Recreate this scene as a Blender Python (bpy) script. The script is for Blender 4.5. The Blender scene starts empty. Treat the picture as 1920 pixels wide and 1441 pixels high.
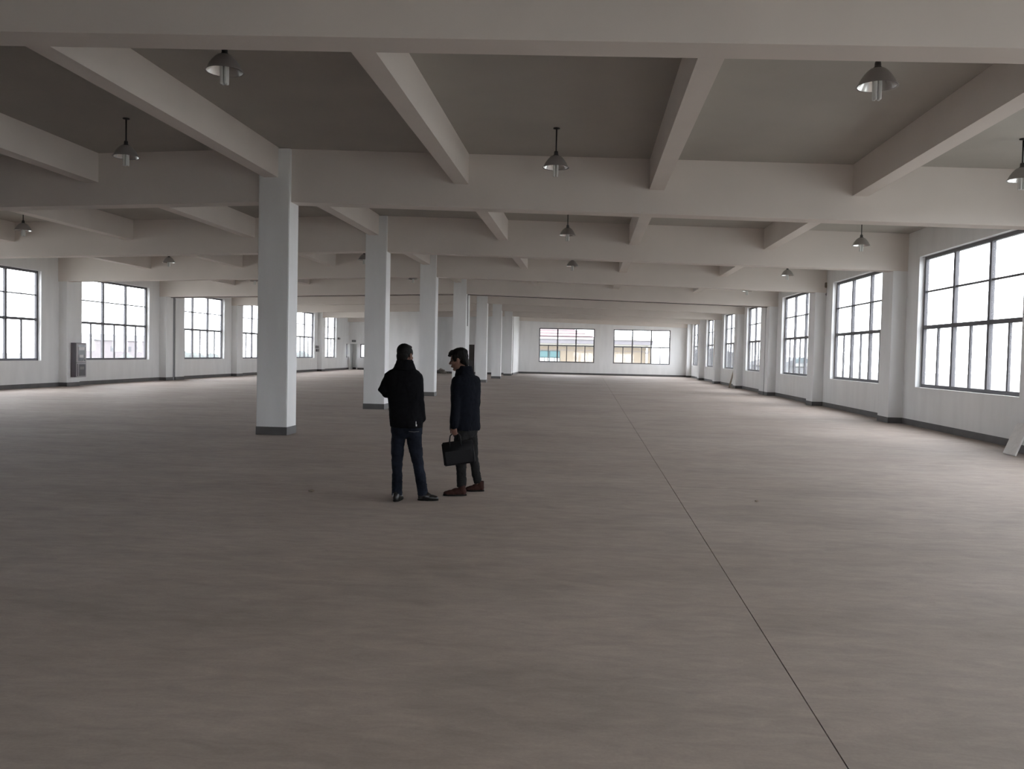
import bpy, bmesh, math, random
from mathutils import Vector, Matrix, noise
random.seed(7)
D = bpy.data
SC = bpy.context.scene
COL = SC.collection
R = math.radians

# ------------------------------------------------------------------ camera
EYE = 1.65
cam_d = D.cameras.new('camera')
cam = D.objects.new('camera', cam_d)
COL.objects.link(cam)
cam_d.sensor_width = 36.0
cam_d.lens = 1625.0 / 1920.0 * 36.0
cam_d.clip_start = 0.1
cam_d.clip_end = 3000
ax = Vector((0.99591634, 0.08770288, 0.02142065))
bx_ = Vector((-0.02443973, 0.03349607, 0.99913999))
cx_ = Vector((-0.08690995, 0.99558336, -0.03550272))
cam.matrix_world = Matrix(((ax.x, bx_.x, -cx_.x, 0), (ax.y, bx_.y, -cx_.y, 0), (ax.z, bx_.z, -cx_.z, EYE), (0, 0, 0, 1)))
SC.camera = cam

# ------------------------------------------------------------------ sky: an even overcast
SKY = 10.5
W = D.worlds.new('overcast_sky')
SC.world = W
W.use_nodes = True
bg = W.node_tree.nodes['Background']
bg.inputs['Color'].default_value = (0.95, 0.982, 1.045, 1)
bg.inputs['Strength'].default_value = SKY
SC.view_settings.view_transform = 'Standard'
SC.view_settings.look = 'None'
SC.view_settings.exposure = 0.0
SC.view_settings.gamma = 1.0
SC.view_settings.use_curve_mapping = False
SC.cycles.use_adaptive_sampling = False
SC.cycles.max_bounces = 16
SC.cycles.diffuse_bounces = 8
SC.cycles.transparent_max_bounces = 16

# ------------------------------------------------------------------ materials
def mat(name, col, rough=0.6, metal=0.0, spec=0.5, noise_amt=0.0, scale=4.0, stretch=(1, 1, 1), bump=0.0, bump_scale=60.0):
    m = D.materials.new(name)
    m.use_nodes = True
    nt = m.node_tree
    p = nt.nodes['Principled BSDF']
    p.inputs['Base Color'].default_value = (*col, 1)
    p.inputs['Roughness'].default_value = rough
    p.inputs['Metallic'].default_value = metal
    p.inputs['Specular IOR Level'].default_value = spec
    if noise_amt or bump:
        tc = nt.nodes.new('ShaderNodeTexCoord')
        mp = nt.nodes.new('ShaderNodeMapping')
        mp.inputs['Scale'].default_value = stretch
        nt.links.new(tc.outputs['Object'], mp.inputs['Vector'])
    if noise_amt:
        n = nt.nodes.new('ShaderNodeTexNoise')
        n.inputs['Scale'].default_value = scale
        n.inputs['Detail'].default_value = 5
        nt.links.new(mp.outputs['Vector'], n.inputs['Vector'])
        r = nt.nodes.new('ShaderNodeValToRGB')
        r.color_ramp.elements[0].position = 0.3
        r.color_ramp.elements[1].position = 0.7
        r.color_ramp.elements[0].color = (*[c * (1 - noise_amt) for c in col], 1)
        r.color_ramp.elements[1].color = (*[min(1, c * (1 + noise_amt)) for c in col], 1)
        nt.links.new(n.outputs['Fac'], r.inputs['Fac'])
        nt.links.new(r.outputs['Color'], p.inputs['Base Color'])
    if bump:
        n2 = nt.nodes.new('ShaderNodeTexNoise')
        n2.inputs['Scale'].default_value = bump_scale
        n2.inputs['Detail'].default_value = 4
        nt.links.new(mp.outputs['Vector'], n2.inputs['Vector'])
        b = nt.nodes.new('ShaderNodeBump')
        b.inputs['Strength'].default_value = bump
        b.inputs['Distance'].default_value = 0.01
        nt.links.new(n2.outputs['Fac'], b.inputs['Height'])
        nt.links.new(b.outputs['Normal'], p.inputs['Normal'])
    return m

def floor_material():
    m = D.materials.new('trowelled_concrete')
    m.use_nodes = True
    nt = m.node_tree
    N, L = nt.nodes, nt.links
    p = N['Principled BSDF']
    tc = N.new('ShaderNodeTexCoord')
    def nz(scale, stretch, detail, rough, dist=0.0):
        mp = N.new('ShaderNodeMapping')
        mp.inputs['Scale'].default_value = stretch
        L.new(tc.outputs['Object'], mp.inputs['Vector'])
        n = N.new('ShaderNodeTexNoise')
        n.inputs['Scale'].default_value = scale
        n.inputs['Detail'].default_value = detail
        n.inputs['Roughness'].default_value = rough
        n.inputs['Distortion'].default_value = dist
        L.new(mp.outputs['Vector'], n.inputs['Vector'])
        return n.outputs['Fac']
    def ramp(fac, p0, c0, p1, c1):
        r = N.new('ShaderNodeValToRGB')
        r.color_ramp.elements[0].position = p0
        r.color_ramp.elements[1].position = p1
        r.color_ramp.elements[0].color = (*c0, 1)
        r.color_ramp.elements[1].color = (*c1, 1)
        L.new(fac, r.inputs['Fac'])
        return r.outputs['Color']
    def mul(a, b):
        x = N.new('ShaderNodeMix')
        x.data_type = 'RGBA'
        x.blend_type = 'MULTIPLY'
        x.inputs[0].default_value = 1.0
        L.new(a, x.inputs[6])
        L.new(b, x.inputs[7])
        return x.outputs[2]
    big = ramp(nz(0.33, (1, 1, 1), 4, 0.55), 0.35, (0.345, 0.278, 0.234), 0.66, (0.408, 0.340, 0.292))
    streak = ramp(nz(0.9, (0.55, 1.5, 1), 6, 0.62, 0.7), 0.28, (0.80, 0.80, 0.80), 0.54, (1.0, 1.0, 1.0))
    fine = ramp(nz(5.0, (0.6, 1.6, 1), 8, 0.75, 0.5), 0.32, (0.80, 0.80, 0.80), 0.68, (1.08, 1.08, 1.07))
    grain = ramp(nz(60.0, (1, 1, 1), 3, 0.6), 0.3, (0.93, 0.93, 0.93), 0.7, (1.03, 1.03, 1.03))
    L.new(mul(mul(mul(big, streak), fine), grain), p.inputs['Base Color'])
    p.inputs['Roughness'].default_value = 0.5
    p.inputs['Specular IOR Level'].default_value = 0.85
    r2 = N.new('ShaderNodeMapRange')
    r2.inputs['To Min'].default_value = 0.66
    r2.inputs['To Max'].default_value = 0.86
    L.new(nz(1.6, (0.7, 1.4, 1), 5, 0.6, 0.4), r2.inputs['Value'])
    L.new(r2.outputs['Result'], p.inputs['Roughness'])
    return m

def glass_material():
    m = D.materials.new('window_glass')
    m.use_nodes = True
    nt = m.node_tree
    N, L = nt.nodes, nt.links
    N.remove(N['Principled BSDF'])
    t = N.new('ShaderNodeBsdfTransparent')
    t.inputs['Color'].default_value = (0.94, 0.945, 0.945, 1)
    g = N.new('ShaderNodeBsdfGlossy')
    g.inputs['Roughness'].default_value = 0.03
    f = N.new('ShaderNodeFresnel')
    geo = N.new('ShaderNodeNewGeometry')
    ior = N.new('ShaderNodeMapRange')          # same reflectance on the way in and on the way out
    ior.inputs['To Min'].default_value = 1.45
    ior.inputs['To Max'].default_value = 1 / 1.45
    L.new(geo.outputs['Backfacing'], ior.inputs['Value'])
    L.new(ior.outputs['Result'], f.inputs['IOR'])
    mx = N.new('ShaderNodeMixShader')
    L.new(f.outputs['Fac'], mx.inputs['Fac'])
    L.new(t.outputs['BSDF'], mx.inputs[1])
    L.new(g.outputs['BSDF'], mx.inputs[2])
    L.new(mx.outputs['Shader'], N['Material Output'].inputs['Surface'])
    return m

M = {}
M['floor'] = floor_material()
M['glass'] = glass_material()
M['wall'] = mat('white_wall_paint', (0.765, 0.768, 0.768), 0.75, spec=0.3, noise_amt=0.045, scale=1.6, stretch=(1.6, 1.6, 0.35), bump=0.08, bump_scale=40)
M['slab'] = mat('slab_paint_shaded', (0.425, 0.405, 0.368), 0.9, spec=0.2, noise_amt=0.05, scale=0.7, bump=0.06, bump_scale=30)  # same paint as the beams, darkened to put the ceiling's shade into the colour
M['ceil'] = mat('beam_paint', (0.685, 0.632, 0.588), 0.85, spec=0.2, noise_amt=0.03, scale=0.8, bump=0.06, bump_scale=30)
M['band'] = mat('grey_skirting_paint', (0.105, 0.102, 0.10), 0.6, noise_amt=0.12, scale=3)
M['joint'] = mat('dark_joint_filler', (0.022, 0.021, 0.02), 0.9)
M['joint_shade'] = mat('joint_return_shade', (0.24, 0.24, 0.25), 0.7)  # grey holds the shade on the return inside the pier joint
M['frame'] = mat('dark_window_aluminium', (0.11, 0.108, 0.118), 0.5)
M['steel'] = mat('spun_aluminium_shade', (0.33, 0.31, 0.295), 0.45, metal=0.35)
M['reflector'] = mat('bright_reflector', (0.80, 0.79, 0.77), 0.25, metal=0.95)
M['black'] = mat('black_rod_paint', (0.02, 0.02, 0.02), 0.5)
M['tube'] = mat('opal_lamp_tube', (0.62, 0.62, 0.60), 0.2, spec=0.6)
M['ceramic'] = mat('lamp_holder_bakelite', (0.05, 0.05, 0.05), 0.4)
M['board'] = mat('white_board', (0.72, 0.70, 0.68), 0.6, noise_amt=0.06, scale=8)
M['timber'] = mat('weathered_timber', (0.20, 0.16, 0.12), 0.8, noise_amt=0.25, scale=9, stretch=(6, 6, 1))
M['cab_body'] = mat('dark_cabinet_steel', (0.10, 0.09, 0.10), 0.5)
M['cab_front'] = mat('grey_cabinet_frame', (0.40, 0.38, 0.40), 0.5)
M['cab_glass'] = mat('smoked_cabinet_glass', (0.10, 0.10, 0.11), 0.15)
M['label'] = mat('white_label', (0.68, 0.67, 0.68), 0.6)
M['plastic'] = mat('grey_plastic_box', (0.16, 0.15, 0.15), 0.5)
M['dark_door'] = mat('dark_brown_door', (0.045, 0.038, 0.034), 0.6, noise_amt=0.15, scale=3)
M['door_panel'] = mat('grey_door_panel', (0.06, 0.058, 0.055), 0.6)
M['sign'] = mat('sign_plate', (0.07, 0.08, 0.075), 0.5)
M['rubble'] = mat('rubble_concrete', (0.24, 0.22, 0.20), 0.9, noise_amt=0.2, scale=12)
M['skin'] = mat('skin', (0.165, 0.09, 0.066), 0.6, spec=0.25, noise_amt=0.08, scale=18)
M['hair'] = mat('black_hair', (0.006, 0.0055, 0.005), 0.7, spec=0.1)
M['jacket'] = mat('black_wool_jacket', (0.0055, 0.0055, 0.0065), 0.95, spec=0.06, noise_amt=0.25, scale=30, bump=0.3, bump_scale=220)
M['coat'] = mat('dark_navy_coat', (0.0055, 0.0065, 0.0095), 0.95, spec=0.06, noise_amt=0.2, scale=25, bump=0.25, bump_scale=200)
M['denim'] = mat('dark_blue_denim', (0.010, 0.012, 0.018), 0.95, spec=0.08, noise_amt=0.45, scale=7, bump=0.3, bump_scale=180)
M['trouser'] = mat('charcoal_trousers', (0.015, 0.0145, 0.0145), 0.95, spec=0.08, noise_amt=0.3, scale=9, bump=0.25, bump_scale=160)
M['blackshoe'] = mat('black_leather', (0.012, 0.012, 0.012), 0.28)
M['brownshoe'] = mat('brown_suede', (0.034, 0.014, 0.011), 0.8, spec=0.15, noise_amt=0.2, scale=20)
M['sole'] = mat('dark_rubber_sole', (0.010, 0.009, 0.008), 0.9, spec=0.1)
M['bag'] = mat('black_bag_leather', (0.007, 0.007, 0.008), 0.6, spec=0.2, bump=0.15, bump_scale=150)
M['eye'] = mat('eye', (0.07, 0.06, 0.055), 0.35)
M['tag'] = mat('white_tag', (0.75, 0.75, 0.75), 0.5)
M['seam'] = mat('pale_stitching', (0.09, 0.09, 0.095), 0.9)
M['cream'] = mat('cream_render', (0.185, 0.153, 0.115), 0.9, noise_amt=0.04, scale=0.6)
M['gutter'] = mat('grey_eave_metal', (0.13, 0.122, 0.132), 0.6)
M['white_ext'] = mat('white_exterior_trim', (0.55, 0.53, 0.48), 0.7)
M['rooftile'] = mat('red_roof_tiles', (0.16, 0.115, 0.12), 0.8, noise_amt=0.15, scale=2)
M['teal'] = mat('teal_window_glass', (0.06, 0.12, 0.125), 0.3)
M['tealframe'] = mat('teal_window_frame', (0.02, 0.04, 0.045), 0.5)
M['ground'] = mat('pale_ground', (0.27, 0.27, 0.25), 0.95, noise_amt=0.2, scale=0.05)
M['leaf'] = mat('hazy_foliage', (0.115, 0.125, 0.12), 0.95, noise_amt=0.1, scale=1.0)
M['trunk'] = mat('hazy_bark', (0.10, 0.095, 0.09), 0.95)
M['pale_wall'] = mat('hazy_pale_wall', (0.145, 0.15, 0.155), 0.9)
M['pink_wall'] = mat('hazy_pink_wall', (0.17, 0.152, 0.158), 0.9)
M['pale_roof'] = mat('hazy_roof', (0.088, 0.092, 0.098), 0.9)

# ------------------------------------------------------------------ mesh helpers
def tag(o, label=None, cat=None, group=None, kind=None):
    if label: o['label'] = label
    if cat: o['category'] = cat
    if group: o['group'] = group
    if kind: o['kind'] = kind
    return o

def obj(name, me, m=None, parent=None, loc=None):
    if isinstance(me, bmesh.types.BMesh):
        bmesh.ops.recalc_face_normals(me, faces=me.faces)
        d = D.meshes.new(name)
        me.to_mesh(d)
        me.free()
        me = d
    if m and not me.materials:
        me.materials.append(m)
    o = D.objects.new(name, me)
    COL.objects.link(o)
    if parent: o.parent = parent
    if loc: o.location = loc
    return o

def empty(name, loc=(0, 0, 0), rz=0.0):
    o = D.objects.new(name, None)
    o.empty_display_size = 0.2
    o.location = loc
    o.rotation_euler = (0, 0, rz)
    COL.objects.link(o)
    return o

def copy_tree(o, parent=None):
    c = o.copy()
    COL.objects.link(c)
    c.parent = parent
    for ch in list(o.children):
        copy_tree(ch, c)
    return c

def hexa(bm, pts):
    v = [bm.verts.new(p) for p in pts]
    for f in ((0, 1, 2, 3), (4, 7, 6, 5), (0, 4, 5, 1), (1, 5, 6, 2), (2, 6, 7, 3), (3, 7, 4, 0)):
        bm.faces.new([v[i] for i in f])
    return v

def box(bm, x0, x1, y0, y1, z0, z1):
    return hexa(bm, [(x0, y0, z0), (x1, y0, z0), (x1, y1, z0), (x0, y1, z0), (x0, y0, z1), (x1, y0, z1), (x1, y1, z1), (x0, y1, z1)])

def boxm(x0, x1, y0, y1, z0, z1, bev=0.0):
    bm = bmesh.new()
    box(bm, x0, x1, y0, y1, z0, z1)
    if bev:
        bmesh.ops.bevel(bm, geom=list(bm.edges), offset=bev, segments=2, affect='EDGES')
    return bm

def lathe(bm, prof, n=28, cx=0, cy=0, cap=True):
    rings = []
    for r, z in prof:
        rings.append([bm.verts.new((cx + r * math.cos(2 * math.pi * i / n), cy + r * math.sin(2 * math.pi * i / n), z)) for i in range(n)])
    for a, b in zip(rings, rings[1:]):
        for i in range(n):
            bm.faces.new((a[i], a[(i + 1) % n], b[(i + 1) % n], b[i]))
    if cap:
        bm.faces.new(rings[0][::-1])
        bm.faces.new(rings[-1])

def smooth(o, ang=None):
    for p in o.data.polygons: p.use_smooth = True
    return o

def rings_mesh(bm, rings):
    vs = [[bm.verts.new(p) for p in r] for r in rings]
    n = len(vs[0])
    for a, b in zip(vs, vs[1:]):
        for i in range(n):
            bm.faces.new((a[i], a[(i + 1) % n], b[(i + 1) % n], b[i]))
    bm.faces.new(vs[0][::-1])
    bm.faces.new(vs[-1])

def tube(bm, pts, rad, n=12, ref=(0, 1, 0), round_ends=True):
    """closed tapering tube through pts; rad = r or (r_side, r_ref) per point"""
    pts = [Vector(p) for p in pts]
    rad = [(r, r) if not isinstance(r, (tuple, list)) else r for r in rad]
    ref = Vector(ref)
    if round_ends:
        d0 = (pts[0] - pts[1]).normalized(); d1 = (pts[-1] - pts[-2]).normalized()
        a, b = rad[0], rad[-1]
        pts = [pts[0] + d0 * max(a) * 0.8, pts[0] + d0 * max(a) * 0.5] + pts + [pts[-1] + d1 * max(b) * 0.5, pts[-1] + d1 * max(b) * 0.8]
        rad = [(a[0] * .45, a[1] * .45), (a[0] * .85, a[1] * .85)] + rad + [(b[0] * .85, b[1] * .85), (b[0] * .45, b[1] * .45)]
    rings = []
    for i, p in enumerate(pts):
        t = (pts[min(i + 1, len(pts) - 1)] - pts[max(i - 1, 0)]).normalized()
        s = t.cross(ref)
        if s.length < 1e-3: s = t.cross(Vector((1, 0, 0)))
        s.normalize()
        u = s.cross(t).normalized()
        rings.append([p + s * rad[i][0] * math.cos(2 * math.pi * k / n) + u * rad[i][1] * math.sin(2 * math.pi * k / n) for k in range(n)])
    rings_mesh(bm, rings)

def ell(bm, c, r, rot=None, u=20, v=12):
    g = bmesh.ops.create_uvsphere(bm, u_segments=u, v_segments=v, radius=1.0)
    mtx = Matrix.Translation(Vector(c)) @ ((rot.to_4x4()) if rot else Matrix.Identity(4)) @ Matrix.Diagonal((*r, 1))
    bmesh.ops.transform(bm, matrix=mtx, verts=g['verts'])

def loft(bm, rings, rot=0.0, n=32, power=2.3):
    """stack of superellipse rings (z, cx, cy, rx, ry) turned by rot about z"""
    out = []
    ca, sa = math.cos(rot), math.sin(rot)
    for z, cx, cy, rx, ry in rings:
        rr = []
        for k in range(n):
            a = 2 * math.pi * k / n
            c, s = math.cos(a), math.sin(a)
            x = math.copysign(abs(c) ** (2 / power), c) * rx
            y = math.copysign(abs(s) ** (2 / power), s) * ry
            rr.append((cx + ca * x - sa * y, cy + sa * x + ca * y, z))
        out.append(rr)
    rings_mesh(bm, out)

def fuse(name, bm, m, parent, vox, it=4, fac=0.5, wrinkle=0.0, wscale=(9, 9, 5), floor=None):
    """one continuous surface grown over overlapping closed pieces"""
    bmesh.ops.recalc_face_normals(bm, faces=bm.faces)
    me = D.meshes.new(name + '_raw')
    bm.to_mesh(me)
    bm.free()
    t = D.objects.new('raw', me)
    COL.objects.link(t)
    rm = t.modifiers.new('r', 'REMESH')
    rm.mode = 'VOXEL'
    rm.voxel_size = vox
    sm = t.modifiers.new('s', 'SMOOTH')
    sm.factor = fac
    sm.iterations = it
    dg = bpy.context.evaluated_depsgraph_get()
    dg.update()
    out = D.meshes.new_from_object(t.evaluated_get(dg))
    D.objects.remove(t)
    D.meshes.remove(me)
    out.name = name
    if wrinkle:
        out.update()
        ns = [v.normal.copy() for v in out.vertices]
        for v, nn in zip(out.vertices, ns):
            q = Vector((v.co.x * wscale[0], v.co.y * wscale[1], v.co.z * wscale[2]))
            q += Vector((noise.noise(q * 0.7), noise.noise(q * 0.7 + Vector((7, 3, 1))), noise.noise(q * 0.7 + Vector((1, 9, 4))))) * 0.6
            f = noise.noise(q)
            v.co += nn * (wrinkle * (f * 0.7 - abs(noise.noise(q * 1.9)) * 0.7))
    if floor is not None:
        for v in out.vertices:
            if v.co.z < floor: v.co.z = floor
    out.materials.clear()
    out.materials.append(m)
    o = obj(name, out, None, parent)
    return smooth(o)

# ------------------------------------------------------------------ building dimensions (metres)
XR, XL = 8.456, -20.544            # inner faces of the side walls
YE, YB = 73.08, -2.5               # far and near end walls
RIDGE = -6.0
SLOPE = 0.026
def zroof(x, z0): return z0 - SLOPE * abs(x - RIDGE)
Z_SLAB, Z_MAIN, Z_SEC = 5.45, 4.45, 4.89
T = 0.24
SILL, HEAD = 1.01, 4.37

def pitched(bm, x0, x1, y0, y1, zb, zt):
    """beam or slab that follows the roof fall; split at the ridge"""
    cuts = [x0] + ([RIDGE] if x0 < RIDGE < x1 else []) + [x1]
    for a, b in zip(cuts, cuts[1:]):
        hexa(bm, [(a, y0, zroof(a, zb)), (b, y0, zroof(b, zb)), (b, y1, zroof(b, zb)), (a, y1, zroof(a, zb)),
                  (a, y0, zroof(a, zt)), (b, y0, zroof(b, zt)), (b, y1, zroof(b, zt)), (a, y1, zroof(a, zt))])

# ------------------------------------------------------------------ floor
bm = boxm(XL - T, XR + T, YB - T, YE + T, -0.40, -0.02)
floor = tag(obj('floor', bm, M['joint']), 'grey trowelled concrete floor with a long saw-cut joint', None, None, 'structure')
g = 0.0032
for x0, x1 in ((XL, 1.09 - g), (1.09 + g, XR)):
    for y0, y1 in ((YB, 39.88 - g), (39.88 + g, YE)):
        obj('concrete_slab', boxm(x0, x1, y0, y1, -0.05, 0.0), M['floor'], floor)
bm = bmesh.new()
cp = [(1.16, 11.16), (1.32, 11.145), (1.45, 11.15), (1.62, 11.12), (1.80, 11.135), (1.97, 11.12), (2.22, 11.125)]
for (a, b), (c, d) in zip(cp, cp[1:]):
    w = 0.004
    vs = [bm.verts.new(q) for q in ((a, b - w, .0012), (c, d - w, .0012), (c, d + w, .0012), (a, b + w, .0012))]
    bm.faces.new(vs)
obj('crack', bm, M['joint'], floor)

# ------------------------------------------------------------------ ceiling
bm = bmesh.new()
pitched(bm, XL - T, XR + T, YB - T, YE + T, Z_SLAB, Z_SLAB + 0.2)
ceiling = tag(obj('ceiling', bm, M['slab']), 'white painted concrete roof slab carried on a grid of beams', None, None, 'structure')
MAIN = [(-2.5, -2.1), (7.43, 7.80), (16.17, 16.57), (24.10, 24.50), (32.05, 32.45), (40.02, 40.50), (40.62, 41.18), (48.45, 48.85), (56.50, 56.90), (64.65, 65.05), (72.66, 73.08)]
for i, (a, b) in enumerate(MAIN):
    bm = bmesh.new()
    dz = -0.06 if i in (5, 6) else 0.0
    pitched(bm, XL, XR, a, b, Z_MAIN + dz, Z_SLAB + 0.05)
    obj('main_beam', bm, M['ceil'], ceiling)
bm = bmesh.new()
pitched(bm, XL, XR, 40.50, 40.62, Z_MAIN - 0.078, Z_SLAB + 0.02)
obj('joint_strip', bm, M['joint'], ceiling)
SECX = [-6.20 + 3.62 * k for k in range(-3, 4)]
for (a0, a1), (b0, b1) in zip(MAIN, MAIN[1:]):
    if b0 - a1 < 1: continue
    for x in SECX:
        bm = bmesh.new()
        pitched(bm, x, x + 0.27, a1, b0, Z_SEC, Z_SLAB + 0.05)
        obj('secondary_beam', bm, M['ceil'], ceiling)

# ------------------------------------------------------------------ walls with openings
def wall_y(name, xin, xout, y0, y1, ops, top, label):
    """wall running along Y between xin (room face) and xout"""
    bm = bmesh.new()
    x0, x1 = min(xin, xout), max(xin, xout)
    y = y0
    for a, b, s, h in sorted(ops):
        box(bm, x0, x1, y, a, -0.4, top)
        box(bm, x0, x1, a, b, -0.4, s)
        box(bm, x0, x1, a, b, h, top)
        y = b
    box(bm, x0, x1, y, y1, -0.4, top)
    return tag(obj(name, bm, M['wall']), label, None, None, 'structure')

def wall_x(name, yin, yout, x0, x1, ops, top, label):
    bm = bmesh.new()
    y0, y1 = min(yin, yout), max(yin, yout)
    x = x0
    for a, b, s, h in sorted(ops):
        box(bm, x, a, y0, y1, -0.4, top)
        if s > -0.3: box(bm, a, b, y0, y1, -0.4, s)
        box(bm, a, b, y0, y1, h, top)
        x = b
    box(bm, x, x1, y0, y1, -0.4, top)
    return tag(obj(name, bm, M['wall']), label, None, None, 'structure')

PIER_R = [(-0.1, 0.8), (8.1, 9.0), (16.15, 17.05), (24.12, 24.98), (32.10, 32.96), (40.05, 40.74), (40.86, 41.95), (48.50, 49.36), (56.53, 57.39), (64.48, 65.34), (72.3, 73.08)]
WIN_R = [(1.7, 7.2), (9.7, 15.25), (17.75, 23.29), (25.7, 31.25), (33.7, 39.15), (42.55, 47.66), (50.1, 55.57), (58.1, 63.64), (66.1, 72.0)]
WIN_L = [(17.6, 23.0), (25.6, 31.01), (33.63, 39.07), (42.05, 47.50), (50.1, 55.6), (58.2, 63.70), (65.85, 69.37)]
WIN_C = (72.35, 72.98, 1.02, 2.2)     # narrow low light in the far left corner
wall_r = wall_y('wall_right', XR, XR + T, YB - T, YE + T, [(a, b, SILL, HEAD) for a, b in WIN_R], 5.3, 'white right wall of the hall with tall gridded windows')
wall_l = wall_y('wall_left', XL, XL - T, YB - T, YE + T, [(a, b, SILL, HEAD) for a, b in WIN_L] + [WIN_C], 5.3, 'white left wall of the hall with tall gridded windows')
EW = [(-4.17, 0.49), (2.07, 6.77)]
ENT = [(-20.43, -19.75, -1.0, 2.2), (-19.55, -18.4, 1.02, 2.2)]
wall_f = wall_x('wall_far', YE, YE + T, XL - T, XR + T, ENT + [(a, b, SILL, 3.87) for a, b in EW], 5.6, 'white far end wall with two wide windows')
NW = [(-2.6, 1.1), (3.0, 7.7)]                  # unseen low openings, added to light the face of the nearest beam
wall_x('wall_near', YB, YB - T, XL - T, XR + T, [(a, b, 0.1, 2.1) for a, b in NW], 5.6, 'white near end wall behind the camera')

PIER_L = [(41.0, 41.95) if abs(a - 40.86) < .01 else (a, b) for a, b in PIER_R[:-1]]
BH = 0.155
def pier(wall, xin, sgn, a, b):
    p = 0.37 if sgn > 0 else 0.33
    xf = xin - sgn * p
    x0, x1 = min(xin, xf), max(xin, xf)
    o = obj('pier', boxm(x0, x1, a, b, 0.0, 5.3), M['wall'], wall)
    e = 0.008
    bm = bmesh.new()
    if sgn > 0: box(bm, xf - e, x1, a - e, b + e, 0.0, BH)
    else: box(bm, x0, xf + e, a - e, b + e, 0.0, BH)
    obj('skirting_band', bm, M['band'], o)
for a, b in PIER_R: pier(wall_r, XR, 1, a, b)
for a, b in PIER_L: pier(wall_l, XL, -1, a, b)
for wl, xin, s in ((wall_r, XR, 1), (wall_l, XL, -1)):
    x = xin - s * (0.34 if s > 0 else 0.30)
    obj('joint_strip', boxm(min(x, xin), max(x, xin), 40.74, 40.86 if s > 0 else 41.0, 0.0, 5.2), M['joint_shade'], wl)  # painted shade: grey stands in for the shadowed return between the piers

def baseboard(name, x0, x1, y0, y1, label):
    return tag(obj(name, boxm(x0, x1, y0, y1, 0.0, BH), M['band']), label, None, None, 'structure')
baseboard('baseboard_right', XR - 0.008, XR, YB, YE, 'dark grey painted band along the foot of the right wall')
baseboard('baseboard_left', XL, XL + 0.008, YB, YE, 'dark grey painted band along the foot of the left wall')
baseboard('baseboard_far', -5.83, XR, YE - 0.008, YE, 'dark grey painted band along the foot of the far wall')
baseboard('trim_1', -19.75, -15.7, YE - 0.008, YE, 'dark grey painted band by the far left entrance')

# ------------------------------------------------------------------ stair core closing the far middle of the hall
YC = 67.2
wall_c = wall_x('wall_inner', YC, YC + 0.2, -15.7, -5.83, [(-10.29, -8.87, -1.0, 2.30)], 5.6, 'plain white wall of the stair core at the far end')
bm = bmesh.new()
box(bm, -6.03, -5.83, YC + 0.2, YE, 0, 5.6)
box(bm, -15.7, -15.5, YC + 0.2, YE, 0, 5.6)
obj('core_side_wall', bm, M['wall'], wall_c)
obj('core_front_block', boxm(-15.7, -11.9, 63.0, YC, 0, 5.6), M['wall'], wall_c)
bm = bmesh.new()
box(bm, -15.708, -11.892, 62.992, 63.0, 0, BH)
box(bm, -11.9, -11.892, 63.0, YC, 0, BH)
box(bm, -11.9, -10.29, YC - 0.008, YC, 0, BH)
box(bm, -8.87, -5.822, YC - 0.008, YC, 0, BH)
box(bm, -5.83, -5.822, YC, YE, 0, BH)
obj('skirting_band', bm, M['band'], wall_c)
dr = tag(empty('door_1', (-9.58, YC + 0.10, 0)), 'dark double door in the stair core wall', None, None, 'structure')
for s in (-1, 1):
    lf = obj('door_leaf', boxm(min(0.005 * s, 0.705 * s), max(0.005 * s, 0.705 * s), 0.0, 0.05, 0.01, 2.29), M['dark_door'], dr)
    obj('kick_panel', boxm(min(0.08 * s, 0.64 * s), max(0.08 * s, 0.64 * s), -0.012, 0.0, 0.12, 1.05, 0.004), M['door_panel'], lf)
    obj('upper_panel', boxm(min(0.08 * s, 0.64 * s), max(0.08 * s, 0.64 * s), -0.012, 0.0, 1.2, 2.18, 0.004), M['dark_door'], lf)
    bm = bmesh.new()
    tube(bm, [(0.07 * s, -0.05, 0.98), (0.07 * s, -0.05, 1.18)], [0.012, 0.012], 8)
    obj('pull_handle', bm, M['plastic'], lf)

# entrance niche in the far left corner
nich = tag(empty('door_2', (-20.09, YE, 0)), 'narrow open doorway in the far left corner', None, None, 'structure')
bm = bmesh.new()
box(bm, -0.34, 0.34, 0.95, 1.05, 0, 2.3)
box(bm, -0.44, -0.34, 0.24, 1.05, 0, 2.3)
box(bm, 0.34, 0.44, 0.24, 1.05, 0, 2.3)
box(bm, -0.44, 0.44, 0.24, 1.05, 2.2, 2.3)
obj('lobby_wall', bm, M['wall'], nich)
obj('lobby_pier', boxm(0.05, 0.34, 0.55, 0.95, 0, 2.2), M['wall'], nich)
obj('lobby_floor', boxm(-0.44, 0.44, 0.0, 1.05, -0.1, 0.0), M['floor'], nich)
obj('skirting_band', boxm(-0.34, 0.05, 0.94, 0.95, 0.0, BH), M['band'], nich)

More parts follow.
